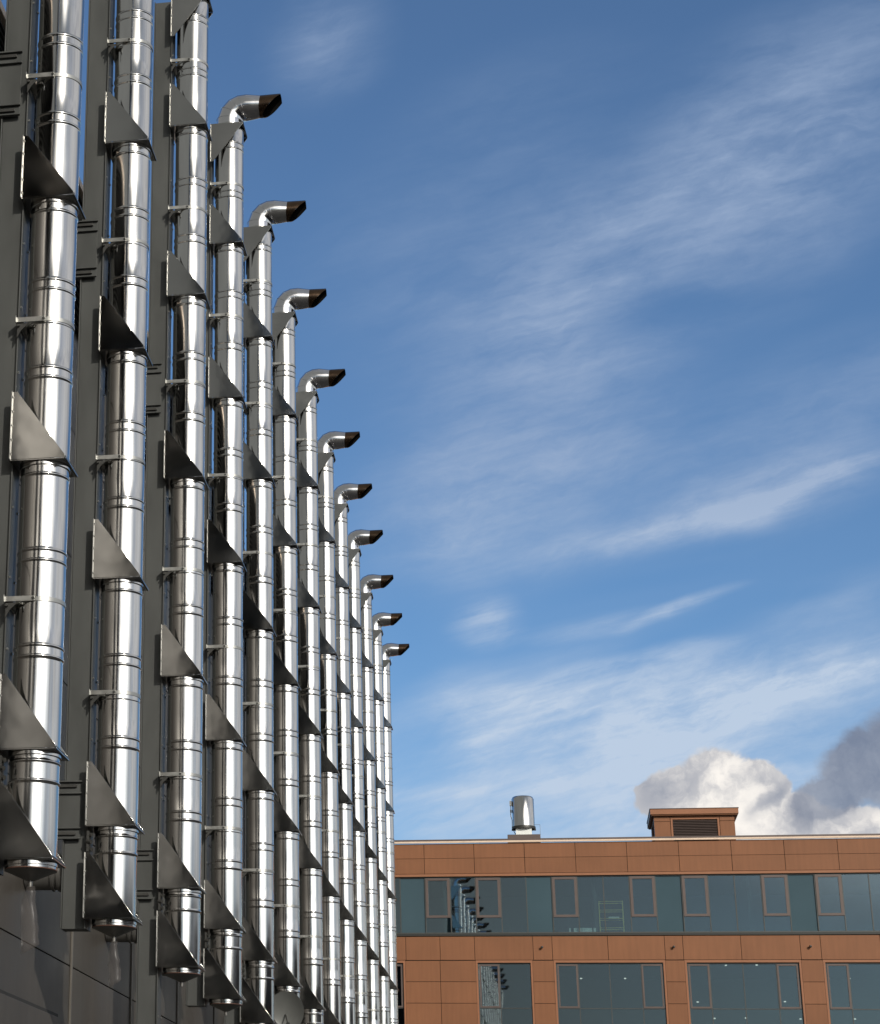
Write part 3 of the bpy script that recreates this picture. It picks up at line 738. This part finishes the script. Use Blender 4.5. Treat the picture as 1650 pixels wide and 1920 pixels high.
# louvred housing on the roof
S2 = 79.4/78
vx = empty('louvred_housing', tuple(on_office(4.25*S2, 1.4, 13.35)), AN)
def vz(z): return z*S2 - 13.35
def vt(t): return (t-4.25)*S2
a, c = vt(2.79), vt(5.70); la, lc = vt(3.46), vt(5.08)
b = MB().use('panel')
b.box(a, la-.09, 0, .06, 0, vz(14.40)-.008).box(a, la-.09, 0, .06, vz(14.40)+.008, vz(14.60)).box(lc+.09, c, 0, .06, 0, vz(14.40)-.008).box(lc+.09, c, 0, .06, vz(14.40)+.008, vz(14.60))
b.box(la-.075, lc+.075, 0, .06, vz(14.52), vz(14.60))
b.box(a, a+.06, .061, .5, 0, vz(14.60)).box(a, a+.06, 2.0, 2.6, 0, vz(14.60)).box(a, a+.06, .501, 1.999, vz(14.5), vz(14.6)).box(c-.06, c, .061, 2.6, 0, vz(14.60)).box(a, c, 2.601, 2.66, 0, vz(14.60))
b.use('gap').box(a+.07, c-.07, .3, 2.4, 0, vz(14.58))
b.build('housing', vx)
b = MB().use('panel_trim').box(la-.07, la, -.015, .07, 0, vz(14.515)).box(lc, lc+.07, -.015, .07, 0, vz(14.515)).box(la+.0005, lc-.0005, -.015, .07, vz(14.47), vz(14.515)); b.build('louvre_frame', vx)
b = MB().use('frame'); z = vz(13.80)
while z < vz(14.45):
    v0 = len(b.v); b.v += [(la, 0, z), (lc, 0, z), (lc, .06, z+.05), (la, .06, z+.05), (la, .006, z-.006), (lc, .006, z-.006), (lc, .066, z+.044), (la, .066, z+.044)]
    for q in ((0, 1, 2, 3), (5, 4, 7, 6), (0, 4, 5, 1), (3, 2, 6, 7), (0, 3, 7, 4), (1, 5, 6, 2)): b.face([v0+i for i in q])
    z += .062
b.build('louvre', vx)
b = MB().use('panel_trim').box(vt(2.66), vt(5.85), -.18, 2.85, vz(14.64), vz(14.84)); b.use('panel').box(vt(2.70), vt(5.81), -.14, 2.8, vz(14.601), vz(14.6395)); b.use('frame').box(vt(2.64), vt(5.87), -.20, 2.87, vz(14.8405), vz(14.865))
b.build('roof_cap', vx, bevel=.008)
tag(vx, 'terracotta roof housing with a dark louvre grille and overhanging cap', 'roof housing')

# ------------------------------------------------------------------ across the yard: trees and a low hall that the steel and the glass mirror
def tree(x, y, h, r, seed, label):
    rnd = random.Random(seed); root = empty('tree', (x, y, GZ))
    b = MB().use('bark'); b.lathe([(.30, 0), (.22, h*.3), (.13, h*.6), (.04, h*.9)], seg=10)
    for i in range(7):
        a = rnd.uniform(0, 6.28); z = h*rnd.uniform(.3, .6); b.tube((0, 0, z), (r*.7*math.cos(a), r*.7*math.sin(a), z+h*.22), .05, 6)
    b.build('trunk', root)
    b = MB().use('leaf'); cl_ = [(rnd.gauss(0, r*.45), rnd.gauss(0, r*.45), h*rnd.uniform(.35, .98), rnd.uniform(.5, 1.1)) for _ in range(60)]
    for (cx_, cy_, cz_, cr) in cl_:
        for _ in range(55):
            d = Vector((rnd.gauss(0, 1), rnd.gauss(0, 1), rnd.gauss(0, .8))).normalized()*cr*rnd.uniform(.5, 1)
            p = Vector((cx_, cy_, cz_))+d; u_ = Vector((rnd.uniform(-1, 1), rnd.uniform(-1, 1), rnd.uniform(-1, 1))).normalized(); v_ = u_.orthogonal().normalized(); s_ = .14
            v0 = len(b.v); b.v += [tuple(p-u_*s_), tuple(p+v_*s_*.6), tuple(p+u_*s_), tuple(p-v_*s_*.6)]; b.face([v0, v0+1, v0+2, v0+3])
    b.build('crown', root); tag(root, label, 'tree', 'trees across the yard')
tree(9, -34, 8.0, 2.6, 1, 'dark leafy tree across the yard mirrored in the steel'); tree(24, -34, 7.6, 2.3, 2, 'low leafy tree across the yard near the brown hall')
tree(29, -14, 7.5, 2.5, 3, 'broad leafy tree in front of the brown hall'); tree(2.5, -46, 9.0, 1.8, 4, 'narrow dark tree across the yard mirrored in the office glass')
hl = empty('yard_hall', (36, -12, GZ)); tag(hl, 'long brown office hall across the yard facing the flues', 'building')
b = MB().use('brickb').box(-.2, 12, -70, 62, 0, 10.6)
for i in range(27): b.box(-.5, -.201, -69+i*5, -68.2+i*5, 0, 10.6)
b.build('wall', hl)
b = MB().use('roofm').box(-.6, 12.4, -70.4, 62.4, 10.6005, 11.0); b.build('roof', hl)
for i in range(26):
    for z in (2, 5, 8):
        b = MB().use('teal').box(-.25, -.203, -67.4+i*5, -64.6+i*5, z, z+1.5); b.build('window', hl)
